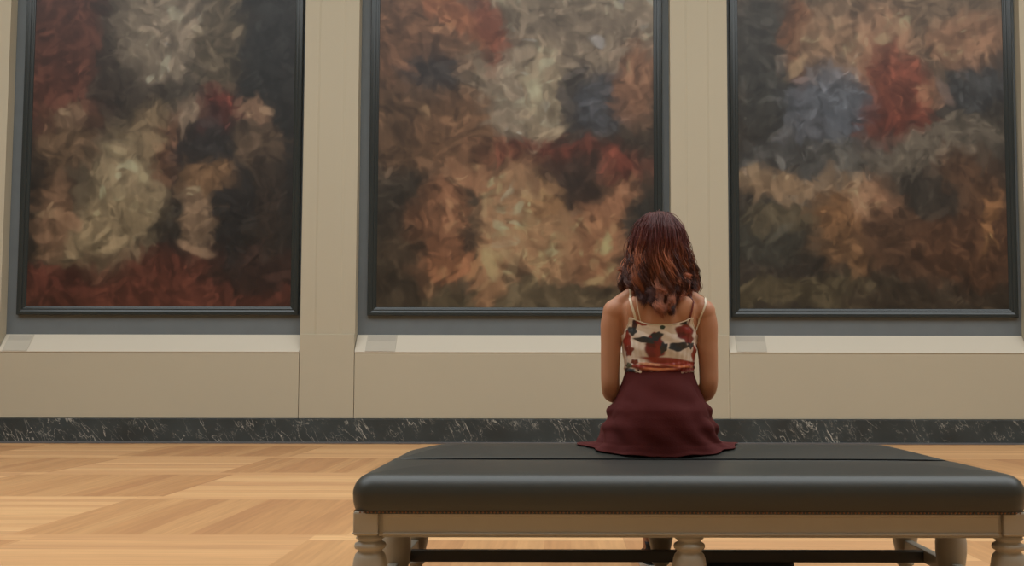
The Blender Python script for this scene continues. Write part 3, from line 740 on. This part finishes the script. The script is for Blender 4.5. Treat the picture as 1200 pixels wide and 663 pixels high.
for k in range(14):   # the print goes on round the front
    sgn = -1 if k % 2 else 1; cx = sgn*(52+rng.random()*36); cy = 372+rng.random()*62
    if k % 3 == 0: blot(cx, cy, 9, 5, rng.random()*3, drk, .3, k)
    else: flower(cx, cy, 7+rng.random()*5, k)
set_paint(me, cols)
cami = link('camisole', me, attr_mat('printed_satin', rough=.32, spec=.6))
md = cami.modifiers.new('thick', 'SOLIDIFY'); md.thickness = .0015; md.offset = 1
under(per, cami)
def ribbon(out, mname, w=.0048, name='strap'):
    bm = bmesh.new(); rs = []
    for i, (p, n_) in enumerate(out):
        d = (out[min(i+1, len(out)-1)][0]-out[max(i-1, 0)][0]).normalized(); sd = d.cross(n_).normalized()
        rs.append([tuple(p+sd*w*.5), tuple(p+sd*w*.5+n_*.0016), tuple(p-sd*w*.5+n_*.0016), tuple(p-sd*w*.5)])
    rings(bm, rs); o = mk(name, bm, M[mname]); o.data.transform(Matrix.Translation(-per.location)); o.parent = cami; return o
def strap(xt, yt, xb, yb, m, w=.0052):
    """ribbon that leaves the back hem at (xb, yb), crosses the shoulder and meets the front hem"""
    a = WX+(xb-772)/319; b = WX+(xt-772)/319; c = WX+(b-WX)*.72; P = []
    zt_, zb_ = zz(yt), zz(yb); zf = zz(378)
    for k in range(40):     # sweep a ray round the shoulder, centred inside it
        t = k/39; ang = math.radians(-8+196*t)
        cz = zt_-.045; dirv = Vector((0, -math.cos(ang), math.sin(ang)))
        x = b+(c-b)*max(0, (t-.5)*2)
        h_ = bvh.ray_cast(Vector((x, TY, cz))+dirv*.4, -dirv)
        if h_[0] and (h_[0]-Vector((x, TY, cz))).length < .14: P.append(h_[0])
    zs_ = P[0].z
    low = []
    for k in range(12):
        t = k/12; z = zb_+(zs_-zb_)*t; q = back_hit(a+(b-a)*t, z, 0)
        if q: low.append(q)
    hi = []
    ze = P[-1].z
    for k in range(1, 9):
        t = k/8; q = back_hit(c+(WX-c)*.12*t, ze+(zf-ze)*t, 0, 1)
        if q: hi.append(q)
    P = low+P+hi
    for _ in range(4): P = [P[0]]+[(P[i-1]+P[i]*2+P[i+1])/4 for i in range(1, len(P)-1)]+[P[-1]]
    out = []
    for p in P:
        loc, nrm, i_, d = bvh.find_nearest(p); out.append((p+nrm*(.0035+max(0, (loc-p).dot(nrm))), nrm))
    ribbon(out, m, w)
strap(738, 340, 743, 375, 'strapw', .0085); strap(744, 341, 748, 377, 'strapw', .003)
strap(825, 342, 812, 388, 'strapw', .0065); strap(808, 340, 803, 379, 'strapm', .006)
# piping along the back neckline
bm = bmesh.new(); pts = []
for k in range(41):
    th = -PI/2+(-1+2*k/40)*1.02; j = nV; kk = int(round(th/(2*PI)*nT)) % nT; pts.append(Vector(V_[j*nT+kk])+Vector((0,-.002,.0008)))
tube(bm, pts, [.0022]*len(pts), n=6); pz = mk('edge_line', bm, M['strapw'], smooth=True); pz.data.transform(Matrix.Translation(-per.location)); pz.parent = cami

# ---- hair: clumps of strands over a cap
HC_ = Vector((WX+.005, HY-.004, HZ+.012))
def hair_mesh():
    VV = []; FF = []; CC = []; base = 0; NS_ = 4
    def strand(P, R, col0, col1):
        nonlocal base
        n = len(P); P = np.array(P); T = np.gradient(P, axis=0); T /= np.linalg.norm(T, axis=1)[:, None]+1e-9
        ref = np.array([.3, 1., .2]); U = np.cross(T, ref); U /= np.linalg.norm(U, axis=1)[:, None]+1e-9; W = np.cross(T, U)
        for s in range(NS_):
            a = 2*PI*s/NS_; VV.append(P+(U*math.cos(a)+W*math.sin(a))*R[:, None])
        t = np.linspace(0, 1, n)[:, None]
        tq = np.clip((t-.38)/.32, 0, 1); c = col0*(1-tq)+col1*tq
        for s in range(NS_): CC.append(c)
        for i in range(n-1):
            for s in range(NS_):
                s2 = (s+1) % NS_; FF.append((base+s*n+i, base+s2*n+i, base+s2*n+i+1, base+s*n+i+1))
        base += NS_*n
    nP = 40
    # silhouette half width of the hair mass versus height (image rows)
    rows = np.array([249, 256, 268, 285, 300, 320, 335, 350, 368]); half = np.array([.010, .036, .063, .083, .098, .118, .134, .108, .062])
    zr = np.array([zz(y) for y in rows])
    def hw(z): return np.interp(z, zr[::-1], half[::-1])
    dr = np.array([.02, .055, .085, .104, .110, .114, .128, .146, .162])
    def hd(z): return np.interp(z, zr[::-1], dr[::-1])
    NL = 30
    LA = np.sort(np.radians(-90+np.linspace(-124, 124, NL)+rng.uniform(-4, 4, NL))); LP_ = rng.uniform(0, 2*PI, NL); LF = rng.uniform(1.9, 2.7, NL)
    LD = rng.random(NL); LT = np.where(np.arange(NL) % 2 == 0, rng.uniform(.55, 1, NL), rng.uniform(0, .5, NL)); LR = rng.uniform(-.012, .012, NL); LE = rng.uniform(-7, 9, NL); LC = rng.uniform(.1, .9, NL); LW = rng.choice([-1, 1], NL)
    for c in range(300):
        # azimuth: -90 = back; leave the face open
        az = math.radians(-90+rng.uniform(-1, 1)*128)
        layer = rng.random(); li = int(np.argmin(abs(LA-az)+rng.uniform(0, .12, NL)))
        k = rng.uniform(.80, 1.0) if layer < .45 else rng.uniform(.93, 1.01)
        ex = abs(math.cos(az))
        endrow = 375-30*ex**2-rng.uniform(0, 9)
        endrow += LE[li]*(.6 if ex < .6 else .3)
        if layer > .70: endrow -= rng.uniform(4, 30)
        part = rng.uniform(-.02, .02)
        ztop = zz(249.5)-rng.uniform(0, .012)
        zend = zz(endrow)
        ph = LP_[li]+rng.normal()*.35; fq = LF[li]*rng.uniform(.95, 1.05); amp = rng.uniform(.011, .017); tw = LW[li]
        curl = LC[li]*rng.uniform(.6, 1.1)
        dark = np.clip(LD[li]+rng.normal()*.18, 0, 1)
        G_ = []
        for i in range(nP):
            t = i/(nP-1)
            z = ztop-(ztop-zend)*(t**1.25*.97+.03*t)
            pull = .72*np.clip((t-.30)/.6, 0, 1); a_ = az*(1-pull)+LA[li]*pull
            hx, hy = hw(z)*k+LR[li]*t, hd(z)*k+LR[li]*t
            x = HC_.x+math.cos(a_)*hx; y = HC_.y+math.sin(a_)*hy
            am = amp*min(1, max(0, (t-.36)/.40))**1.2
            w1 = math.sin(2*PI*fq*t+ph); w2 = math.cos(2*PI*fq*t+ph)
            tang = (-math.sin(a_), math.cos(a_)); nor = (math.cos(a_), math.sin(a_))
            x += tang[0]*am*w1*1.15+nor[0]*am*w2*1.0; y += tang[1]*am*w1*1.15+nor[1]*am*w2*1.0
            if t > .86:     # tips turn up in a loose curl
                q = (t-.86)/.14*PI*1.05*curl
                x += tang[0]*.016*tw*math.sin(q)+nor[0]*.010*(1-math.cos(q)); y += tang[1]*.014*tw*math.sin(q)+nor[1]*.010*(1-math.cos(q)); z += .012*(1-math.cos(q))
            # side parting on top
            G_.append((x+part*(1-t), y, z))
        G_ = np.array(G_)
        for i in range(nP):
            loc, nrm, i_, d = bvh.find_nearest(Vector(G_[i]))
            if loc is not None:
                sd = (Vector(G_[i])-loc).dot(nrm)
                if sd < .012 and G_[i][2] < zz(318): G_[i] = np.array(Vector(G_[i])+nrm*(.012-sd))
        tips = np.clip((LT[li]-.30)*1.5+rng.normal()*.15, 0, 1)**1.1
        for sidx in range(34):
            off = rng.normal(size=3)*np.array([.0085, .0060, .006]); prof = np.linspace(0, 1, nP)
            spread = (.75+.75*np.sin(prof*PI*.8))*(1-.68*prof**1.4)
            P = G_+off[None]*spread[:, None]
            sh_ = rng.normal()*.5
            P[:, 2] += rng.normal()*.006*prof
            P[:, 0] += .003*np.sin(prof*9+sh_)*prof+.0012*np.sin(prof*22+sidx); P[:, 1] += .0012*np.cos(prof*19+sidx*2)
            R = np.full(nP, .00105)*(1-.6*prof**4); R[-1] = .0002
            g_ = rng.uniform(.75, 1.25)
            c0 = S2L((92,40,35))*g_*(.8+.35*dark); c1 = (S2L((192,118,84))*tips+S2L((74,38,29))*(1-tips))*g_*(.65+.6*dark)
            strand(P, R, c0, c1)
    return np.vstack(VV), FF, np.vstack(CC)
hv, hf, hc = hair_mesh()
me = bpy.data.meshes.new('hair'); me.from_pydata(hv.tolist(), [], hf); me.update()
me.polygons.foreach_set('use_smooth', [True]*len(me.polygons)); set_paint(me, hc)
HM = attr_mat('auburn_hair', rough=.42, spec=.38)
hair = link('hair', me, HM); under(per, hair)
# cap beneath the strands
bm = bmesh.new(); rs = []
for row, hw_, hd_ in ((249.5,.012,.012), (251,.028,.034), (255,.044,.054), (262,.060,.074), (272,.068,.090), (285,.076,.098), (300,.084,.100), (315,.088,.100), (330,.084,.098), (342,.070,.092), (352,.045,.080)):
    z = zz(row); rs.append([(WX+hw_*math.cos(math.radians(a)), HC_.y+hd_*math.sin(math.radians(a)), z) for a in np.linspace(-218, 38, 40)]+[(WX+hw_*.70*math.cos(math.radians(a)), HC_.y+.008+hd_*.70*math.sin(math.radians(a)), z) for a in np.linspace(38, -218, 40)])
rings(bm, rs)
cap = mk('hair_cap', bm, mat('dark_auburn_hair', (62,30,28), .5)); cap.data.transform(Matrix.Translation(-per.location)); cap.parent = hair

# ================================================================== RENDER LOOK
w = bpy.data.worlds.new('world'); SC.world = w; w.use_nodes = True
w.node_tree.nodes['Background'].inputs[0].default_value = (.6, .7, .85, 1); w.node_tree.nodes['Background'].inputs[1].default_value = .3
vs = SC.view_settings; vs.view_transform = 'Standard'; vs.look = 'None'; vs.exposure = 0; vs.gamma = 1; vs.use_curve_mapping = False
